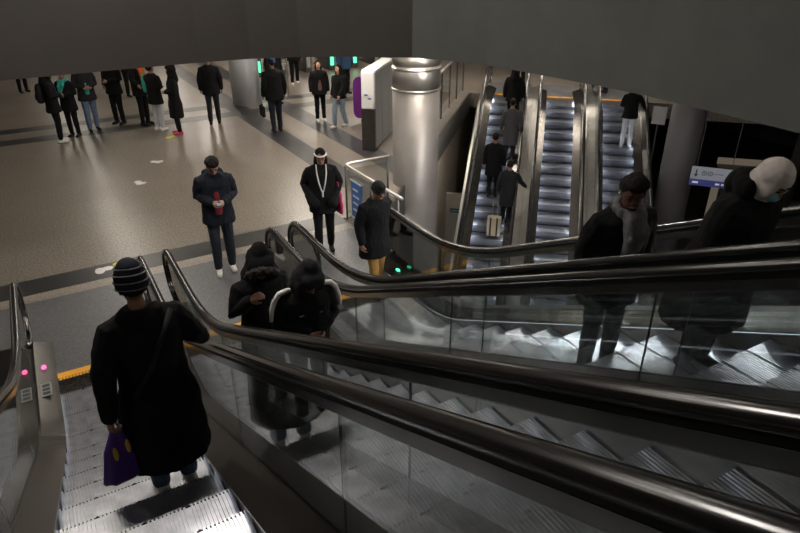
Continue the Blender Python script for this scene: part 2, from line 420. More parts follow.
    # black sheet standing in for the shade below the steps
    bm = bmesh.new(); sweepv(bm, [(-gx-.1, -.34), (gx+.1, -.34), (gx+.1, -.38), (-gx-.1, -.38)], path); obj('under_step_shade', bm, M_BLACK, root)
    # combs and floor plates
    for (y0, sgn, z, pl) in ((0, -1, 0, 2.03 if kind == 'near' else .9), (L, 1, R, 1.9)):
        bm = bmesh.new()
        box(bm, (-half+.01, min(y0, y0+sgn*.10), z + .0045), (half-.01, max(y0, y0+sgn*.10), z + .012))
        for i in range(28):
            x = -half + .02 + (2*half-.04)*i/28
            box(bm, (x, min(y0, y0 - sgn*.045), z + .001), (x + .018, max(y0, y0 - sgn*.045), z + .010))
        obj('comb', bm, comb_m, root)
        bm = bmesh.new()
        box(bm, (-gx-.12, min(y0+sgn*.10, y0+sgn*pl), z + .0005), (gx+.12, max(y0+sgn*.10, y0+sgn*pl), z + .007))
        obj('floor_plate', bm, M_PLATE, root)
    return root, zn, L

NEAR_X = {'A': -1.565, 'B': .145, 'C': 1.84, 'D': 3.565}
YC = 6.88
lab = {'A': 'escalator at the left edge of the photo, outside the black deck with two pink lamps',
       'B': 'escalator carrying the person in the striped beanie down to the concourse',
       'C': 'escalator with the two hooded people, between the green lamp and black handrails',
       'D': 'escalator carrying the person in grey scarf and the one in cream headscarf'}
sig = {'A': E_PINK, 'B': E_PINK, 'C': E_GREEN, 'D': E_GREEN}
for k, x in NEAR_X.items():
    r_, ZN, LN = escalator(lab[k], (x - .01, YC, 0), atan2(.0185, -1), 3.3, .5, 'near', sig[k], (.155, .155), skirt_e=E_SKN, skirt_range=(-.3, 9.2))
RF = 5.2; LF = 1.2 + 1.25 + RF/T
farlab = ('leftmost of the three far escalators, the one crowded with dark-coated riders', 'empty far escalator, the middle one rising to the concourse edge', 'rightmost far escalator with a rider in dark jacket and white trousers')
FD = Vector((sin(radians(42.8)), cos(radians(42.8)), 0))
for r, lb in zip((-1.64, -.04, 1.56), farlab):
    p = W(20.45, r, -RF) - FD*LF
    escalator(lb, p, radians(-42.8), RF, .42, 'far', None, (.185, .185), skirt_e=E_SKF, skirt_range=(.6, LF - .4), gpanel=2.4)
def near_tread(X, Y):
    """height of the tread under world Y on a near escalator"""
    y = YC - Y
    if y < .3: return 0.01
    k = floor((y + .1)/.4); return ZN(-.1 + .4*k + .001)
zf_fn, _ = zn_fn(RF)
def far_tread(u):
    y = u - (20.45 - LF)
    k = floor((y + .1)/.4); return zf_fn(-.1 + .4*k + .001) - RF
def far_mid(u):   # middle of the tread nearest to u
    y = u - (20.45 - LF); k = floor((y + .1)/.4); return (20.45 - LF) - .1 + .4*k + .2
def near_mid(Y):
    y = YC - Y; k = floor((y + .1)/.4); return YC - (-.1 + .4*k + .2)

# ------------------------------------------------------------------ columns
def column(label, x, y, r, z0, z1, rings=True, m=None):
    c = empty('column', (x, y, z0), 0, label, 'column')
    bm = bmesh.new(); lathe(bm, [(r, 0), (r, z1 - z0)], 56); s = obj('shaft', bm, m or M_COL, c, True)
    for p in s.data.polygons:
        if len(p.vertices) > 4: p.use_smooth = False
    if rings:
        for z in (1.88, 2.26):
            bm = bmesh.new(); lathe(bm, [(r+.002, z-z0-.02), (r+.018, z-z0-.012), (r+.018, z-z0+.012), (r+.002, z-z0+.02)], 56); obj('ring', bm, M_STEEL, c, True)
        bm = bmesh.new(); lathe(bm, [(r+.002, 1.90-z0), (r+.008, 1.91-z0), (r+.008, 2.23-z0), (r+.002, 2.24-z0)], 56); obj('collar', bm, M_STEEL, c, True)
        bm = bmesh.new(); lathe(bm, [(r+.002, 2.32-z0), (r+.006, 2.33-z0), (r+.006, 2.6-z0)], 56); obj('collar', bm, M_STEEL, c, True)
    return c
column('thick round steel column with two rings beside the far escalators', 6.55, 10.35, .45, -5.2, 3.12)
column('pale round column standing on the concourse behind the man walking away', 5.9, 18.75, .42, 0.0, 3.12, False, mat('column_paint', (.50, .51, .54), .5))
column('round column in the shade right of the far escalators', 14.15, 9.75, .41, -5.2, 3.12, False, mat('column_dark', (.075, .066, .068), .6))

# ------------------------------------------------------------------ barrier beside the right-hand escalator
b = empty('railing', (4.49, 8.4, 0), 0, 'chrome tube railing with a blue notice at the corner of the stairwell', 'railing')
o3 = Vector((4.49, 8.4, 0))
def rel(*p): return tuple(Vector(p) - o3)
bm = bmesh.new(); tube(bm, [rel(4.5, 7.45, 1.0), rel(4.49, 9.25, 1.0), rel(4.52, 9.31, 1.0), rel(4.6, 9.33, 1.0), rel(5.38, 9.355, 1.0)], .024, 12); obj('top_tube', bm, M_CHROME, b, True)
for p in ((4.49, 7.55), (4.49, 8.4), (4.49, 9.3), (5.33, 9.33)):
    bm = bmesh.new(); tube(bm, [rel(*p, 0), rel(*p, .98)], .018, 10); obj('post', bm, M_DARKST, b, True)
bm = bmesh.new()
for a_, b_ in (((4.484, 7.6, .1), (4.496, 8.36, .9)), ((4.484, 8.44, .1), (4.496, 9.26, .9)), ((4.53, 9.324, .1), (5.32, 9.336, .9))): box(bm, rel(*a_), rel(*b_))
obj('glass_panel', bm, M_GLASS, b)
bm = bmesh.new(); box(bm, rel(4.466, 8.72, .18), rel(4.478, 9.06, .80)); n_ = obj('notice', bm, M_BLUE, b); n_['label'] = 'blue notice board'
bm = bmesh.new(); box(bm, rel(4.463, 8.69, .15), rel(4.4655, 9.09, .17)); box(bm, rel(4.463, 8.69, .81), rel(4.4655, 9.09, .83))
for i in range(4): box(bm, rel(4.4635, 8.78 + (i % 2)*.04, .30 + i*.12), rel(4.4655, 9.0, .335 + i*.12))
obj('white_lines', bm, M_WHITE, n_)
# dark solid parapet between the right-hand escalator and the opening
bm = bmesh.new(); box(bm, (4.425, 6.3, 0.0), (4.455, 7.42, .80)); tag(obj('side_screen', bm, M_DARKST), 'dark metal screen between right-hand near escalator and the opening', 'screen')
# glass balustrade along the opening edge
g = empty('glass_balustrade', W(16, -3.12, 0), radians(-45), 'tall glass balustrade on the floor edge left of the far escalators', 'balustrade')
for i in range(8):
    u = -4.0 + i*1.25
    bxo('post', (-.02, u, 0), (.02, u + .04, 1.25), M_DARKST, g)
    if i < 7: bxo('glass_panel', (-.006, u + .06, .08), (.006, u + 1.23, 1.2), M_GLASS, g)
bxo('top_rail', (-.03, -4.02, 1.25), (.03, 4.85, 1.29), M_STEEL, g)
bm = bmesh.new()
prism(bm, [tuple(W(9.9, -2.84)[:2]), tuple(W(9.9, -2.79)[:2]), tuple(W(20.3, -2.79)[:2]), tuple(W(20.3, -2.84)[:2])], -.55, .06)
struct('trim_1', bm, M_DARKST)

# ------------------------------------------------------------------ ticket kiosk and hall furniture
kq = empty('information_kiosk', W(13.75, -4.2), radians(-45), 'tall white and black information kiosk behind the steel railing', 'kiosk')
bxo('plinth', (-.155, 0, 0), (.155, .09, .96), M_DARKST, kq)
bxo('front_panel', (-.155, 0, .965), (.155, .09, 1.78), M_WHITE, kq, .02)
for i in range(3): bxo('side_panel', (-.15, .10 + i*.56, .04), (.155, .64 + i*.56, 1.74), M_GREYP, kq)
bxo('top_cap', (-.16, .092, 1.745), (.16, 1.78, 1.80), M_WHITE, kq)
bm = bmesh.new(); box(bm, (-.08, -.004, 1.26), (.0, -.0005, 1.29)); box(bm, (0.0, -.004, 1.18), (.08, -.0005, 1.21)); obj('blue_marks', bm, M_BLUE, kq)
pp = empty('display_board', (8.0, 15.0, 0), radians(-30), 'rounded purple display board standing left of the white kiosk', 'display board')
bm = bmesh.new()
poly = []
for cx, cz, a0 in ((.25, .98, 0), (-.25, .98, 90), (-.25, .3, 180), (.25, .3, 270)):
    for k in range(7):
        a = radians(a0 + 15*k); poly.append((cx + .15*cos(a), cz + .2*sin(a)))
va = [bm.verts.new((x, -.03, z)) for x, z in poly]; vb = [bm.verts.new((x, .03, z)) for x, z in poly]
bm.faces.new(va); bm.faces.new(vb[::-1])
for k in range(len(poly)): bm.faces.new((va[k], vb[k], vb[(k+1) % len(poly)], va[(k+1) % len(poly)]))
bmesh.ops.recalc_face_normals(bm, faces=bm.faces[:]); obj('board', bm, M_PURP, pp)
bxo('foot', (-.2, -.12, 0), (.2, .12, .1), M_DARKST, pp)
for i in range(8):
    gx_ = 7.55 + i*.95
    gt = empty('ticket_gate', (gx_, 22.3, 0), 0, 'grey ticket gate cabinet, %s of the row at the back' % ('leftmost', 'second', 'third', 'fourth', 'fifth', 'sixth', 'seventh', 'rightmost')[i], 'ticket gate', 'ticket gates at the back of the concourse')
    bxo('cabinet', (-.12, 0, 0), (.12, 1.4, 1.0), M_DARKST, gt, .02)
    bxo('green_lamp', (-.07, -.008, .18), (.07, -.001, .55), E_GREEN if i in (0, 3, 4) else M_GREYP, gt)
    bxo('flap', (.13, .5, .2), (.62, .53, .95), M_GLASS, gt)
ba = empty('queue_barrier', (6.95, 19.0, 0), 0, 'low steel queue barrier beside the pale round column', 'barrier')
for x in (-.35, .35): bxo('post', (x - .02, -.02, 0), (x + .02, .02, .95), M_STEEL, ba)
bxo('top_bar', (-.38, -.025, .95), (.38, .025, 1.0), M_STEEL, ba)
bxo('mid_bar', (-.33, -.015, .5), (.33, .015, .54), M_STEEL, ba)

# floor stickers
def sticker(x, y, m, lb, rz):
    bm = bmesh.new(); pts = []
    for k in range(36):
        a = 2*pi*k/36; rr = .10 + .035*cos(2*a) + .02*cos(3*a + .6); pts.append((rr*cos(a), rr*1.15*sin(a)))
    prism(bm, pts, .004, .0055); o = obj('floor_sticker', bm, m, None, loc=(x, y, 0), rz=rz); tag(o, lb, 'sticker', 'floor stickers on the concourse')
sticker(.50, 9.46, M_STICKW, 'white floor sticker on the dark band beside the striped beanie', .3)
sticker(.76, 9.56, M_STICKY, 'yellow floor sticker on the dark band behind the striped beanie', 1)
sticker(1.73, 13.13, M_STICKW, 'white floor sticker nearest the man with the phone', 2)
sticker(2.33, 14.35, M_STICKW, 'white floor sticker farther out, towards the standing group', 2.6)
sticker(3.04, 16.2, M_STICKY, 'yellow floor sticker by the feet of the pink-shoed person', .6)

# lower level things
s_ = empty('hanging_sign', (12.3, 7.62, -.33), radians(-52), 'white and blue hanging direction sign with arrow and round symbol', 'sign'); s_.scale = (.84, .84, .84)
bxo('sign_box', (-.50, -.04, .17), (.50, .04, .48), E_SIGN, s_)
bxo('blue_strip', (-.50, -.04, 0.0), (.50, .04, .165), E_BLUES, s_)
bm = bmesh.new()
for pts in ([(-.40, .42), (-.37, .42), (-.37, .30), (-.33, .30), (-.385, .23), (-.44, .30), (-.40, .30)],):
    va = [bm.verts.new((x, -.043, z)) for x, z in pts]; bm.faces.new(va)
obj('arrow', bm, M_BLACK, s_)
for cx in (-.20, -.06):
    bm = bmesh.new()
    for k in range(20):
        a, c = 2*pi*k/20, 2*pi*(k+1)/20
        bm.faces.new([bm.verts.new((cx + q*cos(t), -.043, .34 + q*sin(t))) for q, t in ((.045, a), (.062, a), (.062, c), (.045, c))])
    box(bm, (cx - .015, -.044, .325), (cx + .015, -.042, .36))
    obj('round_symbol', bm, M_BLACK, s_)
bm = bmesh.new()
for i in range(5): box(bm, (.03 + i*.045, -.044, .33), (.06 + i*.045, -.042, .35))
obj('lettering', bm, M_BLACK, s_)
bm = bmesh.new()
for x0_, x1_ in ((-.44, -.30), (.10, .2), (.24, .30), (.34, .42)): box(bm, (x0_, -.044, .06), (x1_, -.042, .11))
obj('white_marks', bm, M_WHITE, s_)
for x in (-.4, .4): bxo('hanger', (x-.008, -.008, .48), (x+.008, .008, 4.10), M_DARKST, s_)
pl = empty('poster_panel', (14.3, 10.7, .25), radians(-52), 'small pale panel on the stairwell side by the right-hand column', 'panel')
bxo('panel', (-.17, -.02, -.2), (.17, .02, .25), M_GREYP, pl); bxo('post', (-.02, .03, -4.05), (.02, .07, .2), M_DARKST, pl)
sg = empty('wall_sign', W(18.475, -2.80, -3.32), radians(-135), 'small green exit sign on the pale lower wall', 'sign')
bxo('plate', (.0, -.2, 0), (.02, .2, .13), M_TEAL, sg)
bm = bmesh.new(); box(bm, (.0205, .06, .03), (.022, .16, .10)); box(bm, (.0205, -.17, .05), (.022, .02, .08)); obj('white_symbol', bm, M_WHITE, sg)
# shop fronts on the lower level at right
for i, (u, r, hh, lb) in enumerate(((21.5, 6.3, 1.6, 'lit shop window glowing warm behind the hanging sign'), (19.5, 9.2, 2.2, 'tall dark glazed booth behind the cream headscarf'), (24.5, 9.5, 2.4, 'dark glazed kiosk far back at the lower right'))):
    sh = empty('shop_booth', W(u, r, -5.2), radians(-45), lb, 'booth')
    bxo('counter', (-.9, 0, 0), (.9, .5, 1.0), M_WALL, sh)
    bxo('window', (-.85, .2, 1.02), (.85, .24, 1.02 + hh), M_GLASSD, sh)
    bxo('back_wall_panel', (-.9, 1.2, 0), (.9, 1.3, 1.4 + hh), E_SHOP if i == 0 else M_WALL, sh)
    bxo('top_frame', (-.95, 0, 1.03 + hh), (.95, 1.3, 1.2 + hh), M_DARKST, sh)
    for x in (-.93, .87): bxo('frame_post', (x, .1, 1.0), (x + .06, .16, 1.03 + hh), M_DARKST, sh)

# ------------------------------------------------------------------ lamps
def lamp(x, y, z, lx, ly, m, lb, grp, rz=0):
    o = empty('ceiling_light', (x, y, z), rz, lb, 'ceiling light', grp)
    bxo('housing', (-lx/2-.03, -ly/2-.03, .012), (lx/2+.03, ly/2+.03, .07), M_STEEL, o)
    bxo('diffuser', (-lx/2, -ly/2, 0), (lx/2, ly/2, .011), m, o)
ORD = ('first', 'second', 'third', 'fourth', 'fifth', 'sixth', 'seventh', 'eighth', 'ninth', 'tenth')
LG = 'long ceiling lights above the concourse'
for x in (-8, -3, 1.6, 6.2, 10.5, 16):
    for y in (9.75, 12.4, 15.6, 19.5, 24.5, 30):
        if (x == 16 and y < 20) or (x == 10.5 and y < 14) or (x < -5 and y < 11): continue
        lamp(x, y, 3.045, .32, 1.9, E_HALL if x > 2 else (E_UP if x > 0 else E_DIMH), 'long concourse ceiling light, %s column from left wall, %s row back' % (ORD[(-8, -3, 1.6, 6.2, 10.5, 16).index(x)], ORD[(9.75, 12.4, 15.6, 19.5, 24.5, 30).index(y)]), LG)
for u, r in ((13.5, -1.7), (13.5, 1.6), (16.5, 0), (20.2, -1.7), (20.2, 1.6), (21.8, -.2)):
    p = W(u, r); lamp(p.x, p.y, 3.045, .3, 1.6, E_ESC if u < 18 else E_HALL, 'ceiling light above the far escalators, %s from their lower end' % {13.5: 'one nearest', 16.5: 'single one second', 20.2: 'one third', 21.8: 'one farthest'}[u] + (' on the left' if r < -1 else ' on the right' if r > 1 else ''), 'ceiling lights above the far escalators')
for x, y in ((-3.2, 3), (1.5, -3), (5.5, -1), (-1.0, 8.2), (1.2, 8.2), (3.4, 8.2), (5.6, 8.2)):
    lamp(x, y, 6.52, 1.2, .5, E_UP, 'added dim light high above the near escalators, ' + {(-3.2, 3): 'over the left side', (1.5, -3): 'behind the upper landing', (5.5, -1): 'over the upper right corner', (-1.0, 8.2): 'first from left above the front parapet', (1.2, 8.2): 'second from left above the front parapet', (3.4, 8.2): 'third from left above the front parapet', (5.6, 8.2): 'fourth from left above the front parapet'}[(x, y)], 'added lights over the escalator well')  # unseen lamps added to light the parapet walls, rail tops and treads
for y in (2.6, 4.6, 6.6): lamp(6.6, y, 3.045, 1.3, .3, E_WELL, 'added light on the soffit right of the near escalators, %s from the upper landing' % {2.6: 'nearest', 4.6: 'second', 6.6: 'third'}[y], 'added lights right of the near escalators')  # added out of view to brighten the right-hand treads and riders
for x, y in ((9.0, 5.6), (9.0, 2.0), (12.5, 4.0)): lamp(x, y, 3.045, .4, 1.6, E_LOW, 'added light high over the lower level, ' + {(9.0, 5.6): 'farther one', (9.0, 2.0): 'nearer one', (12.5, 4.0): 'outermost one'}[(x, y)], 'added lights over the lower level')  # unseen lamps put in to lift the dark lower level
for u in (11.5, 16.0):
    p = W(u, -2.99); lamp(p.x, p.y, -.53, .12, 2.2, E_LOW, 'added slim light under the concourse edge beside the pale lower wall, ' + ('near end' if u < 13 else 'far end'), 'added lights under the concourse edge', radians(-45))  # added because the pale wall under the slab was unlit
lamp(.9, 5.4, 6.52, 1.6, .6, E_UPD, 'added brighter light high above the near escalators', 'added lights over the escalator well')  # extra unseen lamp, added to light near treads, skirts and riders
for y in (2.4, 4.5): lamp(5.78, y, 3.04, .14, 1.6, E_SOF, 'added slim light hidden behind the edge of the right-hand parapet, ' + ('nearer one' if y < 3 else 'farther one'), 'added slim lights under the parapet')  # added lamps kept out of view, to brighten the right-hand treads
lamp(4.9, 9.0, 3.045, .5, .5, E_UP, 'square ceiling light over the stairwell corner', 'stairwell corner light')

# ------------------------------------------------------------------ people
def hull_tube(bm, pts, rs, seg=10):
    """tapered round limb through the points with rounded ends"""
    P = [Vector(p) for p in pts]; Q = []; R_ = []
    d0 = (P[0]-P[1]).normalized(); d1 = (P[-1]-P[-2]).normalized()
    for k in (.98, .7, .35): Q.append(P[0] + d0*rs[0]*k); R_.append(rs[0]*sqrt(1-k*k))
    for p, r in zip(P, rs): Q.append(p); R_.append(r)
    for k in (.35, .7, .98): Q.append(P[-1] + d1*rs[-1]*k); R_.append(rs[-1]*sqrt(1-k*k))
    tube(bm, Q, R_, seg)
def ell(bm, c, r, rot=None, seg=14):
    m = Matrix.Translation(Vector(c))
    if rot is not None: m = m @ rot
    m = m @ Matrix.Diagonal((*r, 1))
    bmesh.ops.create_uvsphere(bm, u_segments=seg, v_segments=max(6, seg*2//3), radius=1, matrix=m)
def loft(bm, rings, seg=20):
    """rings: (centre, rx, ry, x-axis, y-axis)"""
    R_ = []
    for c, rx, ry, ax, ay in rings:
        R_.append([bm.verts.new(Vector(c) + rx*cos(2*pi*k/seg)*ax + ry*sin(2*pi*k/seg)*ay) for k in range(seg)])
    for a, b in zip(R_, R_[1:]):
        for k in range(seg): bm.faces.new((a[k], a[(k+1) % seg], b[(k+1) % seg], b[k]))
    bm.faces.new(R_[0][::-1]); bm.faces.new(R_[-1])
WS = bpy.data.scenes.new('workshop')      # scratch scene for the remeshing, removed at the end
def fuse(name, bm, m, parent, voxel, smooth=3, fold=0., fs=9., fac=.5):
    bmesh.ops.recalc_face_normals(bm, faces=bm.faces[:])
    me = bm2me(bm, name); t = bpy.data.objects.new('tmp', me); WS.collection.objects.link(t)
    a = t.modifiers.new('r', 'REMESH'); a.mode = 'VOXEL'; a.voxel_size = voxel; a.adaptivity = 0
    if smooth: b = t.modifiers.new('s', 'SMOOTH'); b.iterations = smooth; b.factor = fac
    with bpy.context.temp_override(scene=WS, view_layer=WS.view_layers[0]):
        dg = bpy.context.evaluated_depsgraph_get(); dg.update()
        out = bpy.data.meshes.new_from_object(t.evaluated_get(dg)); out.name = name
    bpy.data.objects.remove(t); bpy.data.meshes.remove(me)
    if fold:
        off = Vector((random.random()*50, random.random()*50, 0))
        n3 = len(out.vertices)*3; co = [0.]*n3; no = [0.]*n3
        out.vertices.foreach_get('co', co); out.vertices.foreach_get('normal', no)
        for i in range(0, n3, 3):
            q = Vector((co[i]*fs, co[i+1]*fs, co[i+2]*fs*.8)) + off
            d = fold * (noise.noise(q) + .5*noise.noise(q*2.3))
            co[i] += no[i]*d; co[i+1] += no[i+1]*d; co[i+2] += no[i+2]*d
        out.vertices.foreach_set('co', co); out.update()
    out.materials.clear()
    return link(name, out, m, parent, True)

def person(label, loc, rz, h=1.75, near=False, skin=None, top=None, topm=None, trm=None, shoem=None, hair='short', hairm=None,
           lean=0, pitch=0, yaw=0, hem=.78, flare=1.12, bulk=1.0, armR=None, armL=None, stride=0., kneeb=.02, hands=(.25, .25), group=None, legs=True, headwear=None, headm=None,
           hood_down=False, scarf=None, extras=None, legw=1.0, zip_m=None, twist=0, covered=False):
    skin = skin or M_SKM; topm = topm or M_BLK; trm = trm or M_BLK2; shoem = shoem or M_BLK2; hairm = hairm or M_HAIR
    S = h/1.75; root = empty('person', loc, rz, label, 'person', group); root.scale = (S, S, S)
    vx = .0075 if near else .013
    LM = Matrix.Translation((0, 0, .95)) @ Matrix.Rotation(-lean, 4, 'X') @ Matrix.Rotation(twist, 4, 'Z') @ Matrix.Translation((0, 0, -.95))
    U = lambda p: LM @ Vector(p)
    HM = LM @ Matrix.Translation((0, 0, 1.50)) @ Matrix.Rotation(yaw, 4, 'Z') @ Matrix.Rotation(-pitch, 4, 'X') @ Matrix.Translation((0, 0, -1.50))
    Hd = lambda p: HM @ Vector(p)
    ax = (LM.to_3x3() @ Vector((1, 0, 0))); ay = (LM.to_3x3() @ Vector((0, 1, 0)))
    armR = armR or ((.25, -.02, 1.16), (.27, .05, .90)); armL = armL or ((-.25, -.02, 1.16), (-.27, .05, .90))
    shR, shL = Vector((.185, -.005, 1.415)), Vector((-.185, -.005, 1.415))
    # ---- body: one continuous mesh
    bm = bmesh.new(); X_, Y_ = Vector((1, 0, 0)), Vector((0, 1, 0))
    loft(bm, [(U((0, 0, z)), rx, ry, ax, ay) for z, rx, ry in ((.86, .13, .09), (.95, .15, .10), (1.08, .125, .09), (1.2, .13, .09), (1.33, .155, .10), (1.41, .16, .085), (1.455, .09, .06), (1.48, .055, .052))])
    hull_tube(bm, [U((0, -.012, 1.42)), Hd((0, .0, 1.54))], [.056, .052])
    ell(bm, Hd((0, .005, 1.645)), (.074, .092, .105), HM.to_3x3().to_4x4())
    ell(bm, Hd((0, .035, 1.585)), (.057, .062, .068), HM.to_3x3().to_4x4())
    hull_tube(bm, [Hd((0, .088, 1.645)), Hd((0, .106, 1.612))], [.010, .015], 8)
    hull_tube(bm, [Hd((-.03, .078, 1.665)), Hd((.03, .078, 1.665))], [.014, .014], 8)
    for s in (-1, 1): ell(bm, Hd((s*.076, -.002, 1.625)), (.012, .02, .032), HM.to_3x3().to_4x4(), 10)
    ell(bm, Hd((0, .082, 1.562)), (.022, .018, .012), HM.to_3x3().to_4x4(), 8)
    wr = []
    for s, sh, (el, wrist), curl in ((1, shR, armR, hands[0]), (-1, shL, armL, hands[1])):
        el, wrist = Vector(el), Vector(wrist)
        hull_tube(bm, [U(sh - Vector((s*.03, 0, .035))), U(el), U(wrist)], [.042, .036, .027])
        d = (wrist - el).normalized()
        # inward = towards the body axis / front : palm side
        inw = Vector((-s, .1, 0)); inw = (inw - d*inw.dot(d)).normalized(); side = d.cross(inw).normalized()
        if side.z < -.2 and abs(d.z) < .7: side = -side
        if abs(d.z) >= .7 and side.y < 0: side = -side     # thumb side faces forward
        L3 = LM.to_3x3(); W0 = U(wrist); dd, ii, ss = L3 @ d, L3 @ inw, L3 @ side
        hull_tube(bm, [W0, W0 + dd*.05 + ss*.012, W0 + dd*.085 + ss*.018], [.026, .022, .018], 8)
        hull_tube(bm, [W0, W0 + dd*.05 - ss*.012, W0 + dd*.08 - ss*.018], [.024, .020, .017], 8)
        for i, (o_, ln) in enumerate(((.030, .074), (.011, .082), (-.009, .075), (-.028, .060))):
            b0 = W0 + dd*.07 + ss*o_*.8; c1 = curl
            p1 = b0 + (dd*cos(c1) + ii*sin(c1))*ln*.5; p2 = p1 + (dd*cos(c1*2.4) + ii*sin(c1*2.4))*ln*.32; p3 = p2 + (dd*cos(c1*3.4) + ii*sin(c1*3.4))*ln*.25
            hull_tube(bm, [b0, p1 + ss*o_*.15, p2 + ss*o_*.15, p3 + ss*o_*.15], [.0098, .0092, .0086, .0078], 7)
        t0 = W0 + dd*.022 + ss*.024
        hull_tube(bm, [t0, t0 + dd*.03 + ss*.024 + ii*.012, t0 + dd*.058 + ss*.030 + ii*.026], [.0135, .0115, .0095], 7)
        wr.append((W0, dd))
    hp = []
    for s, st in ((1, stride), (-1, -stride)):
        H_ = Vector((s*.088, 0, .90)); A_ = Vector((s*.10, st, .075 + max(0, -st)*.25)); K_ = (H_ + A_)/2 + Vector((0, kneeb + abs(st)*.25, .03))
        hull_tube(bm, [H_, K_, A_], [.078, .052, .036]); hp.append((H_, K_, A_))
    fuse('body', bm, skin, root, vx, 2)
    # ---- trousers
    bm = bmesh.new()
    loft(bm, [(Vector((0, 0, z)) if z < .95 else U((0, 0, z)), rx, ry, X_, Y_) for z, rx, ry in ((.80, .12, .10), (.88, .165, .12), (.97, .165, .118), (1.04, .15, .11))])
    for H_, K_, A_ in hp:
        hull_tube(bm, [H_, K_, K_*.5 + A_*.5, A_ + Vector((0, 0, .035))], [.098*legw, .072*legw, .066*legw, .057*legw])
    fuse('trousers', bm, trm, root, vx, 3, .006, 14)
    # ---- shoes
    for i, (H_, K_, A_) in enumerate(hp):
        bm = bmesh.new(); z0 = A_.z - .075
        hull_tube(bm, [(A_.x, A_.y - .05, z0 + .042), (A_.x, A_.y + .06, z0 + .038), (A_.x + (.012 if i == 0 else -.012), A_.y + .145, z0 + .032)], [.042, .043, .036])
        hull_tube(bm, [(A_.x, A_.y - .02, z0 + .05), (A_.x, A_.y - .01, z0 + .105)], [.044, .044])
        for v in bm.verts: v.co.z = max(v.co.z, z0 + .002)
        fuse('shoe', bm, shoem, root, .012, 1)
    # ---- coat / jacket
    B = bulk; bm = bmesh.new()
    zs = [(hem, .175*flare, .135*flare), (hem + .04, .176*flare, .135*flare)]
    if hem < .70: zs.append((.82, .18*(flare*.6+.4), .14*(flare*.6+.4)))
    zs += [(.96, .178, .13), (1.10, .168, .125), (1.24, .178, .13), (1.34, .19, .128), (1.41, .185, .105), (1.455, .125, .085), (1.50, .075, .075)]
    loft(bm, [((U((0, 0, z)) if z > .95 else Vector((0, (U((0,0,.95)).y), z)) * 1.0 + Vector((0, -lean*.10*(0.95 - z), 0))), rx*B, ry*B, ax if z > .95 else X_, ay if z > .95 else Y_) for z, rx, ry in zs], 24)
    for s, sh, (el, wrist) in ((1, shR, armR), (-1, shL, armL)):
        el, wrist = Vector(el), Vector(wrist)
        hull_tube(bm, [U(sh - Vector((s*.07, 0, .0))), U(sh + Vector((-s*.005, 0, -.028))), U((sh+el)/2), U(el), U((el + wrist)/2), U(wrist - (wrist - el).normalized()*.015)], [.055*B, .070*B, .066*B, .060*B, .055*B, .046*B])
        if covered:
            hull_tube(bm, [U(wrist - (wrist - el).normalized()*.03), U(wrist + (wrist - el).normalized()*.12 + Vector((-s*.02, 0, 0)))], [.055*B, .075*B])
    if hood_down:
        for k in range(9):
            a = pi*.02 + pi*.96*k/8; ell(bm, U((.10*cos(a), -.045 - .055*sin(a), 1.475)), (.045, .045, .045), None, 10)
        ell(bm, U((0, -.10, 1.44)), (.10, .06, .075))
        if hood_down == 'big':
            for k in range(9):
                a = -pi*.05 + pi*1.1*k/8; ell(bm, U((.115*cos(a), -.03 - .085*sin(a), 1.54)), (.06, .06, .075), None, 10)
            ell(bm, U((0, -.14, 1.49)), (.13, .085, .10))
    fuse('coat', bm, topm, root, vx*1.1, 3, .012 if near else .008, 8)
    if zip_m:
        bm = bmesh.new(); [ell(bm, U((0, (.098 + (1.33 - z_)*.02)*B, z_)), (.05 + (1.33 - z_)*.06, .036, .12)) for z_ in (1.20, 1.12, 1.04, .97)]; fuse('shirt_front', bm, zip_m, root, .012, 1)
    # ---- hair, headwear
    R3 = HM.to_3x3().to_4x4()
    if hair and headwear not in ('hood', 'hijab'):
        bm = bmesh.new()
        ell(bm, Hd((0, -.018, 1.668)), (.086, .098, .100), R3)
        if hair == 'long':
            hull_tube(bm, [Hd((0, -.06, 1.64)), Hd((0, -.085, 1.52)), U((0, -.10, 1.38))], [.075, .075, .055])
            for s in (-1, 1): hull_tube(bm, [Hd((s*.06, .0, 1.66)), Hd((s*.078, .005, 1.56)), U((s*.085, .03, 1.42))], [.03, .03, .02])
        elif hair == 'bun': ell(bm, Hd((0, -.12, 1.70)), (.045, .045, .045))
        elif hair == 'full': ell(bm, Hd((0, .025, 1.735)), (.082, .082, .052), R3); ell(bm, Hd((0, -.05, 1.64)), (.094, .08, .09), R3); ell(bm, Hd((.03, .06, 1.735)), (.045, .04, .035), R3)
        else: ell(bm, Hd((0, .025, 1.728)), (.062, .066, .034), R3)
        fuse('hair', bm, hairm, root, .009 if near else .013, 1, .008, 30)
    hm_ = headm or topm
    if headwear == 'beanie':
        bm = bmesh.new(); ell(bm, Hd((0, -.012, 1.695)), (.098, .112, .105), R3); ell(bm, Hd((0, -.02, 1.655)), (.102, .113, .072), R3); ell(bm, Hd((0, -.02, 1.75)), (.075, .085, .075), R3)
        hatob = fuse('beanie', bm, hm_, root, .008, 2)
        for z_, r_ in ((1.640, .985), (1.685, .995), (1.730, .95), (1.768, .80)):
            bm = bmesh.new(); n_ = 40
            pts = [Hd((.102*r_*cos(2*pi*k/n_), -.015 + .115*r_*sin(2*pi*k/n_), z_ + .004*sin(4*pi*k/n_))) for k in range(n_ + 1)]
            tube(bm, pts, .0052, 6, False); obj('stripe', bm, M_GREY, hatob, True)
    if headwear == 'knit':
        bm = bmesh.new(); ell(bm, Hd((0, -.008, 1.682)), (.088, .104, .092), R3); ell(bm, Hd((0, -.01, 1.65)), (.092, .108, .05), R3); fuse('knit_hat', bm, hm_, root, .009, 2)
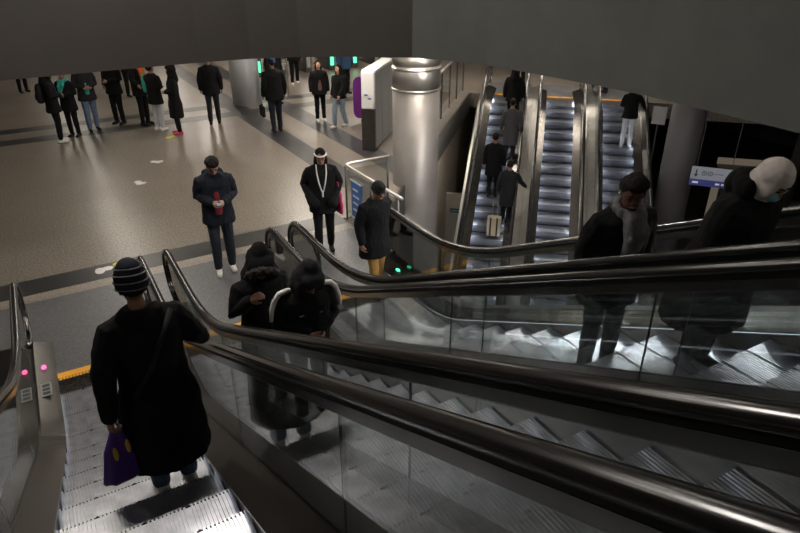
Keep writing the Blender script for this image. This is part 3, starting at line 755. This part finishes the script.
    if headwear == 'cap':
        bm = bmesh.new(); ell(bm, Hd((0, -.008, 1.69)), (.088, .102, .085), R3); ell(bm, Hd((0, .105, 1.675)), (.065, .06, .012), R3); fuse('cap', bm, hm_, root, .008, 1)
    if headwear in ('hood', 'furhood', 'fur'):
        bm = bmesh.new()
        ell(bm, Hd((0, -.035, 1.675)), (.118, .12, .125), R3); ell(bm, Hd((0, -.06, 1.56)), (.115, .10, .10), R3); ell(bm, Hd((0, .03, 1.735)), (.105, .09, .06), R3)
        for s in (-1, 1): ell(bm, Hd((s*.085, .03, 1.61)), (.035, .075, .11), R3)
        ell(bm, U((0, -.03, 1.475)), (.12, .11, .06)); ell(bm, Hd((0, -.06, 1.755)), (.075, .085, .07), R3); hull_tube(bm, [Hd((0, -.045, 1.60)), U((0, -.04, 1.44))], [.105, .15])
        hd = fuse('hood', bm, hm_, root, .010, 2, .008, 12)
        if headwear != 'hood':
            bm = bmesh.new()
            for k in range(23):
                a = -pi*.30 + pi*1.60*k/22
                rr = .032 + .006*random.random()
                ell(bm, Hd((.108*cos(a), .095 + .012*random.random() + .03*sin(a), 1.65 + .122*sin(a))), (rr, rr*1.05, rr), None, 8)
            fuse('fur_trim', bm, M_FURB if headwear == 'furhood' and not near else M_FUR, hd, .010, 0, .014, 45)
    if headwear == 'hijab':
        bm = bmesh.new()
        ell(bm, Hd((0, -.022, 1.672)), (.102, .122, .118), R3); ell(bm, Hd((0, -.03, 1.585)), (.10, .105, .10), R3)
        for s in (-1, 1): ell(bm, Hd((s*.066, .022, 1.61)), (.03, .072, .10), R3)
        ell(bm, Hd((0, .02, 1.525)), (.085, .085, .045), R3)
        hull_tube(bm, [Hd((0, -.03, 1.55)), U((0, -.02, 1.46))], [.10, .13])
        fuse('headscarf', bm, hm_, root, .008, 2, .007, 9)
    if headwear == 'band':
        bm = bmesh.new(); tube(bm, [Hd((.089*cos(a), -.01 + .105*sin(a), 1.69 + .02*sin(a))) for a in [pi*k/16 for k in range(17)]], .012, 8); obj('headband', bm, M_WHT, root, True)
    # ---- scarf
    if scarf:
        bm = bmesh.new()
        for k in range(14):
            a = 2*pi*k/14; ell(bm, U((.088*cos(a), .012 + .085*sin(a), 1.485 - .02*sin(a))), (.040, .040, .045), None, 10)
        hull_tube(bm, [U((.04, .10, 1.46)), U((.055, .15*B, 1.34)), U((.045, .155*B, 1.16))], [.045, .045, .04])
        hull_tube(bm, [U((-.05, .10, 1.47)), U((-.045, .145*B, 1.36)), U((.0, .155*B, 1.25))], [.045, .045, .035])
        fuse('scarf', bm, scarf, root, .010, 2, .012, 14)
    if near:
        for s in (-1, 1):
            bm = bmesh.new(); ell(bm, Hd((s*.030, .086, 1.640)), (.0135, .008, .0075), R3, 10); obj('eye', bm, M_EYE, root, True)
            bm = bmesh.new(); hull_tube(bm, [Hd((s*.014, .094, 1.668)), Hd((s*.032, .092, 1.673)), Hd((s*.050, .080, 1.667))], [.004, .0048, .003], 6); obj('eyebrow', bm, M_HAIR, root, True)
        bm = bmesh.new(); ell(bm, Hd((0, .0975, 1.577)), (.022, .008, .0068), R3, 10); obj('lips', bm, M_LIP, root, True)
    root['_dummy'] = 0; del root['_dummy']
    return root, S, U, Hd, wr
def wpos(root, p):
    return Matrix.Translation(root.location) @ Matrix.Rotation(root.rotation_euler.z, 4, 'Z') @ Matrix.Diagonal((*root.scale, 1)) @ Vector(p)
def face_dir(x, y): return atan2(-x, y)      # rz so that +Y local looks along (x, y)

# hands used often
HANG = ((-.25, -.03, 1.15), (-.265, .04, .90))
def arms(kind, s):
    a = {'hang': ((.245, -.03, 1.15), (.255, .04, .90)), 'phone': ((.235, -.02, 1.17), (.075, .22, 1.14)),
         'pocket': ((.27, -.06, 1.17), (.20, .09, 1.00)), 'fold': ((.24, .0, 1.16), (.03, .20, 1.12)), 'out': ((.30, .06, 1.20), (.36, .26, 1.10)),
         'rail': ((.30, .02, 1.20), (.42, .22, 1.02)), 'swing': ((.25, .06, 1.17), (.25, .22, .98)), 'back': ((.25, -.13, 1.17), (.25, -.14, .92)), 'face': ((.26, .03, 1.20), (.17, .17, 1.42)),
         'strap': ((.24, -.05, 1.18), (.10, .15, 1.28))}[kind]
    return tuple((s*p[0], p[1], p[2]) for p in a)
AR = lambda k: arms(k, 1)
AL = lambda k: arms(k, -1)

# P1 - striped beanie, back to us, going down
Y1 = near_mid(3.42); z1 = near_tread(.3, Y1)
p1 = person('person in black coat and black-and-grey striped beanie seen from behind, purple bag in hand', (.33, Y1 + .02, z1), radians(6), 1.69, True, M_SKM, topm=M_BLK, trm=M_JEAN, shoem=M_WHT,
       headwear='beanie', headm=M_NAVY, hair='short', pitch=.12, lean=.06, hem=.33, flare=1.30, bulk=1.28, armR=AR('rail'), armL=((-.30, -.06, 1.13), (-.33, -.10, .86)), hands=(.3, .75), hood_down=True, legw=1.1)
bm = bmesh.new()
U1 = p1[2]; tube(bm, [wpos(p1[0], U1(q)) for q in ((.17, -.10, 1.465), (.05, -.165, 1.30), (-.05, -.17, 1.12), (-.17, -.15, .96))], [.016]*4, 8)
st = obj('shoulder_strap', bm, M_BLK2, None, True)
st.parent = p1[0]; st.matrix_parent_inverse = (Matrix.Translation(p1[0].location) @ Matrix.Rotation(p1[0].rotation_euler.z, 4, 'Z') @ Matrix.Diagonal((*p1[0].scale, 1))).inverted()
# purple bag
W1 = wpos(p1[0], p1[4][1][0]); W1 = W1 + Vector((.01, .02, -.12))
bg = empty('carrier_bag', W1, radians(10), 'purple carrier bag with yellow print in the beanie wearer\'s hand', 'bag')
bm = bmesh.new()
n_ = 14; rings = []
for z, hw, hd in ((0, .03, .012), (-.05, .05, .02), (-.13, .085, .035), (-.24, .105, .045), (-.36, .13, .05), (-.385, .12, .04)):
    rings.append([bm.verts.new((hw*cos(2*pi*k/n_)*(1 + .1*sin(3*k)), hd*sin(2*pi*k/n_) + .01*sin(k*2.), z + .008*sin(k*1.7))) for k in range(n_)])
for a, b_ in zip(rings, rings[1:]):
    for k in range(n_): bm.faces.new((a[k], a[(k+1) % n_], b_[(k+1) % n_], b_[k]))
bm.faces.new(rings[0][::-1]); bm.faces.new(rings[-1]); bmesh.ops.recalc_face_normals(bm, faces=bm.faces[:])
bagb = obj('bag_body', bm, M_BAGP, bg, True)
for x_, z_ in ((-.035, -.15), (.045, -.13)):
    bm = bmesh.new(); ell(bm, (x_, -.030, z_), (.016, .016, .055)); obj('yellow_print', bm, M_BAGY, bagb, True)
bm = bmesh.new(); tube(bm, [(-.03, 0, -.02), (-.02, 0, .05), (.0, 0, .075), (.02, 0, .05), (.03, 0, -.02)], .006, 8); obj('handle', bm, M_BAGP, bg, True)

# P2, P3 hooded pair going up on C
def on_near(X, Y): 
    Ym = near_mid(Y); Ym = Ym + max(-.1, min(.1, Y - Ym)); return (X, Ym, near_tread(X, Ym))
p2 = person('person in black fur-trimmed hood and black coat, hand raised to the chest', on_near(1.41, 4.74), pi + radians(8), 1.78, True, M_SKM, topm=M_BLK, headwear='fur', pitch=.55, yaw=-.35, lean=.10, hem=.70, bulk=1.12,
            armR=((.25, -.0, 1.18), (.17, .15, 1.36)), armL=((-.23, .0, 1.16), (-.07, .19, 1.05)), hands=(.55, .5))
p3 = person('person in black hooded tracksuit top with white shoulder stripes, looking down', on_near(1.52, 3.98), pi - radians(4), 1.55, True, M_SKM, topm=M_BLK, headwear='hood', headm=M_BLK2, pitch=.62, yaw=.1, lean=.14, hem=.84, flare=1.0, bulk=1.22, shoem=M_WHT,
            armR=AR('fold'), armL=AL('fold'), hands=(.6, .6))
U3 = p3[2]
for s in (-1, 1):
    bm = bmesh.new(); pts = [U3(q) for q in ((s*.10, -.01, 1.485), (s*.16, -.0, 1.49), (s*.23, .005, 1.475), (s*.272, .01, 1.42), (s*.30, .015, 1.33), (s*.312, .02, 1.22))]
    for a, b_ in zip(pts, pts[1:]): pass
    tube(bm, pts, [.014, .022, .024, .024, .021, .015], 10); obj('white_stripe', bm, M_WHT, p3[0], True)
bm = bmesh.new(); 
ell(bm, U3((-.085, .142, 1.30)), (.018, .006, .016)); obj('chest_crest', bm, M_GREY, p3[0], True)
bm = bmesh.new()
tube(bm, [U3(q) for q in ((.105, .138, 1.300), (.09, .140, 1.291), (.06, .145, 1.306))], [.002, .005, .001], 8); obj('chest_mark', bm, M_WTR, p3[0], True)

# P4 man with phone
p4 = person('man in dark parka over a dark red top, looking down at a phone, white trainers', (2.07, 8.48, .0), face_dir(-1.4, -8.5) , 1.82, True, M_SK, topm=M_NAVY, trm=M_JEAND, shoem=M_WHT, hair='full', pitch=.62, lean=.05, hem=.78,
            armR=AR('phone'), armL=AL('phone'), hands=(.55, .55), hood_down=True, zip_m=M_RED, stride=.03, bulk=1.15)
ph = wpos(p4[0], p4[2]((0, .335, 1.165)))
o = empty('phone', ph, p4[0].rotation_euler.z, 'black phone held in both hands by the man in the parka', 'phone')
pb = bxo('phone_body', (-.037, -.06, -.005), (.037, .06, .005), M_PHONE, o, .003); bxo('screen', (-.033, -.055, .0052), (.033, .055, .0058), emit('screen_glow', (.7, .8, 1), .25), o)
# P5 woman with headband
p5 = person('woman in black coat with white headband and long white scarf ends, magenta bag', (3.62, 8.33, .0), face_dir(-3.2, -8.3), 1.69, True, M_SKM, topm=M_BLK, trm=M_BLK, hair='long', headwear='band', pitch=.42, hem=.72, armR=AR('pocket'), armL=AL('pocket'), stride=.07, hands=(.5, .5), bulk=1.16, flare=1.08, covered=True)
bm = bmesh.new(); U5 = p5[2]
for s in (-1, 1):
    tube(bm, [U5(q) for q in ((s*.075, .055, 1.50), (s*.072, .142, 1.38), (s*.045, .150, 1.22), (s*.012, .158, 1.10))], [.008, .010, .010, .010], 8)
hull_tube(bm, [U5((0.0, .160, 1.10)), U5((.0, .162, 1.02))], [.014, .012])
obj('white_scarf', bm, M_WHT, p5[0], True)
mb = empty('shoulder_bag', wpos(p5[0], (-.25, .02, .98)), p5[0].rotation_euler.z + .3, 'magenta cloth bag hanging at the side of the headband wearer', 'bag')
bm = bmesh.new(); loft(bm, [(Vector((0, 0, z)), rx, ry, Vector((0, 1, 0)), Vector((1, 0, 0))) for z, rx, ry in ((.08, .05, .02), (0, .09, .035), (-.14, .12, .045), (-.27, .13, .04), (-.29, .11, .02))]); fuse('bag_body', bm, M_MAG, mb, .01, 2, .01, 12)
bm = bmesh.new(); tube(bm, [(.0, -.04, .06), (.01, -.02, .20), (.01, .02, .20), (0, .04, .06)], .007, 8); obj('handle', bm, M_MAG, mb, True)
# P6 man with cap entering D
p6 = person('man in dark knit cap, dark coat and mustard trousers stepping onto the escalator', (3.63, 6.72, .01), pi + radians(10), 1.68, True, M_SKM, topm=M_BLK, trm=M_MUST, headwear='knit', headm=M_BLK2, pitch=.42, lean=.06, hem=.66, bulk=1.24, stride=.10, armR=AR('hang'), armL=AL('back'), hands=(.4, .4))
# P7, P8
x7 = on_near(3.36, 2.58)
p7 = person('young man in black jacket with thick grey scarf and small white earphone', x7, pi - radians(16), 1.66, True, M_SKD, topm=M_BLK, trm=M_JEAND, shoem=M_BLK2, hair='full', pitch=.30, yaw=-.42, lean=.14, hem=.70, scarf=M_GREY, armR=AR('hang'), armL=AL('pocket'), hood_down=False, bulk=1.24)
bm = bmesh.new(); ell(bm, p7[3]((.088, .006, 1.615)), (.008, .008, .012)); obj('earphone', bm, M_WHITE, p7[0], True)
x8 = on_near(3.53, 2.02)
p8 = person('person in cream headscarf, blue face mask and black coat, bending forward', x8, pi - radians(2), 1.53, True, M_SKM, topm=M_BLK, trm=M_BLK, headwear='hijab', headm=M_HIJ, hair=None, pitch=.36, yaw=-.08, lean=.28, hem=.45, flare=1.35, bulk=1.5, armR=AR('fold'), armL=AL('fold'), hood_down='big', hands=(.6, .6))
bm = bmesh.new(); ell(bm, p8[3]((0, .078, 1.588)), (.055, .040, .048), None); fuse('face_mask', bm, M_MASK, p8[0], .008, 1)
GP = 'people standing or walking on the concourse'
def bgp(label, x, y, dirx, diry, h, **k):
    k.setdefault('bulk', 1.14)
    return person(label, (x, y, .004), face_dir(dirx, diry), h, False, group=GP, **k)
b1 = bgp('person in brown fur hood, black coat, dark backpack and white shoes', .69, 17.13, .8, -.1, 1.72, topm=M_BLK, trm=M_BLK, shoem=M_WHT, headwear='furhood', headm=M_BLK, armR=AR('fold'), armL=AL('fold'), hem=.74)
b2 = bgp('person with teal vest hem and dark leggings beside the fur hood', 1.05, 17.5, -.6, -.8, 1.62, topm=M_BLK, trm=M_BLK, armR=AR('fold'), armL=AL('fold'), hem=.7, scarf=M_TEAL)
b3 = bgp('person in teal bib over dark jacket and blue jeans, legs crossed', 1.52, 17.8, .1, -1, 1.76, topm=M_BLK2, trm=M_JEAN, armR=AR('fold'), armL=AL('fold'), stride=.05, zip_m=M_TEAL)
b4 = bgp('man all in black standing alone between the two groups', 2.22, 18.2, -.5, -.5, 1.78, topm=M_BLK, trm=M_BLK, armR=AR('pocket'), armL=AL('fold'))
b5 = bgp('person in black with an arm stretched out behind the green vest', 2.78, 17.75, .6, -.7, 1.76, topm=M_BLK, trm=M_BLK, armR=AR('out'), armL=AL('hang'), scarf=mat('orange_cloth', (.5, .10, .01), .8))
b6 = bgp('curly-haired person in green vest over black coat with white trousers', 2.98, 16.95, .7, .5, 1.68, topm=M_BLK, trm=M_WTR, shoem=M_WHT, hair='full', armR=AR('fold'), armL=AL('fold'), hem=.72, scarf=None)
bm = bmesh.new(); hull_tube(bm, [b6[2]((-.235, -.01, 1.40)), b6[2]((-.25, -.03, 1.2)), b6[2]((-.235, -.04, 1.05))], [.07, .075, .06]); fuse('green_sleeve', bm, M_TEAL, b6[0], .012, 2)
b7 = bgp('person in long black hooded coat and pink shoes', 3.33, 16.4, -.9, .1, 1.64, topm=M_BLK, trm=M_BLK, shoem=M_PINK, headwear='hood', hem=.45, flare=1.2, armR=AR('fold'), armL=AL('fold'))
b8 = bgp('tall man in black walking away, arms hanging, left of the pale column', 4.36, 16.8, .3, 1, 1.80, topm=M_BLK, trm=M_BLK2, stride=.10, hair='short', armR=AR('hang'), armL=AL('hang'))
b9 = bgp('man in blue-black cap and black jacket walking away with a briefcase', 5.50, 15.25, .1, 1, 1.84, topm=M_BLK, trm=M_NAVY, stride=.09, headwear='knit', headm=mat('blue_knit', (.01, .03, .08), .9), armR=AR('hang'), armL=AL('hang'))
b10 = bgp('woman in black jacket over brown top with white shoes, facing the escalators', 6.92, 15.72, -.25, -1, 1.57, skin=M_SK, topm=M_BLK, trm=M_BLK, shoem=M_WHT, hair='long', armR=AR('hang'), armL=AL('hang'), zip_m=mat('brown_top', (.13, .06, .045), .8), hem=.80)
b11 = bgp('woman in light blue jeans and black jacket with a black backpack', 7.08, 14.85, -.9, -.3, 1.58, skin=M_SK, topm=M_BLK, trm=M_LJEAN, shoem=M_WHT, hair='long', armR=AR('hang'), armL=AL('swing'), stride=.13, hem=.85, legw=1.12)
b12 = bgp('person in black by the ticket gates, only the legs in view', 8.2, 20.6, -.2, -1, 1.72, topm=M_BLK, trm=M_BLK, shoem=M_WHT, stride=.06)
b13 = bgp('person far back at the upper left with only the shoes in view', .25, 23.9, .4, -1, 1.72, topm=M_BLK, trm=M_BLK)
b14 = bgp('person in dark clothes standing far behind the orange scarf', 3.1, 21.5, .4, -1, 1.74, topm=M_BLK, trm=M_BLK)
b15 = bgp('person in dark clothes by the green lamp behind the briefcase man', 6.6, 18.2, .4, -1, 1.76, topm=M_BLK, trm=M_BLK)
b16 = bgp('person in dark blue jacket behind the purple board', 9.0, 18.4, .2, -1, 1.74, topm=mat('blue_jacket', (.01, .04, .09), .8), trm=M_BLK)
# bags of the far people
def backpack(root, lb, m):
    o = empty('backpack', wpos(root, (0, -.215, 1.2)), root.rotation_euler.z, lb, 'backpack')
    bm = bmesh.new(); loft(bm, [(Vector((0, 0, z)), rx, ry, Vector((1, 0, 0)), Vector((0, 1, 0))) for z, rx, ry in ((-.22, .12, .06), (-.18, .15, .09), (.05, .15, .09), (.17, .12, .07), (.22, .07, .04))]); fuse('pack_body', bm, m, o, .015, 2)
    bm = bmesh.new(); ell(bm, (0, -.085, -.08), (.10, .03, .08)); obj('front_pocket', bm, m, o, True)
backpack(b1[0], 'black backpack on the back of the person in the brown fur hood', M_BLK2)
backpack(b11[0], 'black backpack on the woman in light blue jeans', M_BLK)
bc = empty('briefcase', wpos(b9[0], (-.31, .05, .62)), b9[0].rotation_euler.z + pi/2, 'small black briefcase hanging from the walking man\'s left hand', 'briefcase')
bxo('case_body', (-.16, -.04, -.22), (.16, .04, .04), M_BLK2, bc, .02)
bm = bmesh.new(); tube(bm, [(-.06, 0, .035), (-.05, 0, .09), (.05, 0, .09), (.06, 0, .035)], .009, 8); obj('handle', bm, M_BLK2, bc, True)

# far escalator riders
def far(label, u, r, h, **k):
    um = far_mid(u) if u < 20.4 else u; z = far_tread(um) if u < 20.4 else .01
    p = W(um, r, z); return person(label, p, radians(-45) + k.pop('turn', 0), h, False, group='riders on the far escalators', **k)
far('black-legged person just stepping off at the top of the leftmost far escalator', 21.1, -1.35, 1.75, topm=M_BLK, trm=M_BLK, stride=.08)
far('rider in wide black coat, topmost on the leftmost far escalator', 18.55, -1.30, 1.74, topm=M_BLK, trm=M_BLK, bulk=1.15, headwear='hood')
far('rider in grey coat standing below the wide black coat', 17.35, -1.22, 1.72, topm=M_GREYC, trm=M_BLK2, hem=.5, bulk=1.05)
far('rider in long black coat on the left side of the leftmost far escalator', 16.0, -1.50, 1.72, topm=M_BLK, trm=M_BLK, hem=.62, flare=1.2, bulk=1.1)
f5 = far('lowest rider on the leftmost far escalator, dark coat, holding the right handrail', 15.35, -1.02, 1.70, topm=M_BLK2, trm=M_BLK, armR=AR('rail'), bulk=1.08, hem=.55)
far('rider in dark jacket and white trousers near the top of the rightmost far escalator', 18.15, 1.86, 1.70, topm=M_BLK, trm=M_WTR, shoem=M_WTR, armR=AR('out'), armL=AL('fold'), hem=.82, bulk=1.12, lean=.15)
far('person walking off at the top of the rightmost far escalator, only legs in view', 21.4, 1.35, 1.75, topm=M_BLK, trm=M_BLK, stride=.14, turn=.5)
um = far_mid(14.95); lp = W(um, -1.28, far_tread(um) + .002)
lg = empty('suitcase', lp, radians(-45), 'beige suitcase with dark straps standing behind the lowest far rider', 'suitcase')
bxo('case_body', (-.17, -.10, .05), (.17, .10, .56), M_TAN, lg, .03)
for x in (-.08, .08): bxo('strap', (x-.02, -.108, .055), (x+.02, -.1005, .56), M_BLK2, lg)
for x in (-.13, .13):
    bm = bmesh.new(); tube(bm, [(x-.015, 0, .03), (x+.015, 0, .03)], .03, 14); obj('wheel', bm, M_BLK2, lg, True)
bm = bmesh.new(); tube(bm, [(-.06, .07, .55), (-.06, .07, .9), (.06, .07, .9), (.06, .07, .55)], .008, 8); obj('handle', bm, M_STEEL, lg, True)
# two people on the lower floor
person('darker of two people on the lower floor, curly hair, below the black handrail', (*W(15.1, -2.72)[:2], -5.19), face_dir(-1, -.4), 1.66, False, topm=M_BLK2, trm=M_BLK, hair='full', group='people on the lower floor')
person('taller of two people on the lower floor beside the escalator cladding', (*W(15.5, -2.30)[:2], -5.19), face_dir(-1, 0), 1.76, False, topm=M_BLK, trm=M_BLK, skin=M_SK, group='people on the lower floor')

bpy.data.scenes.remove(WS)
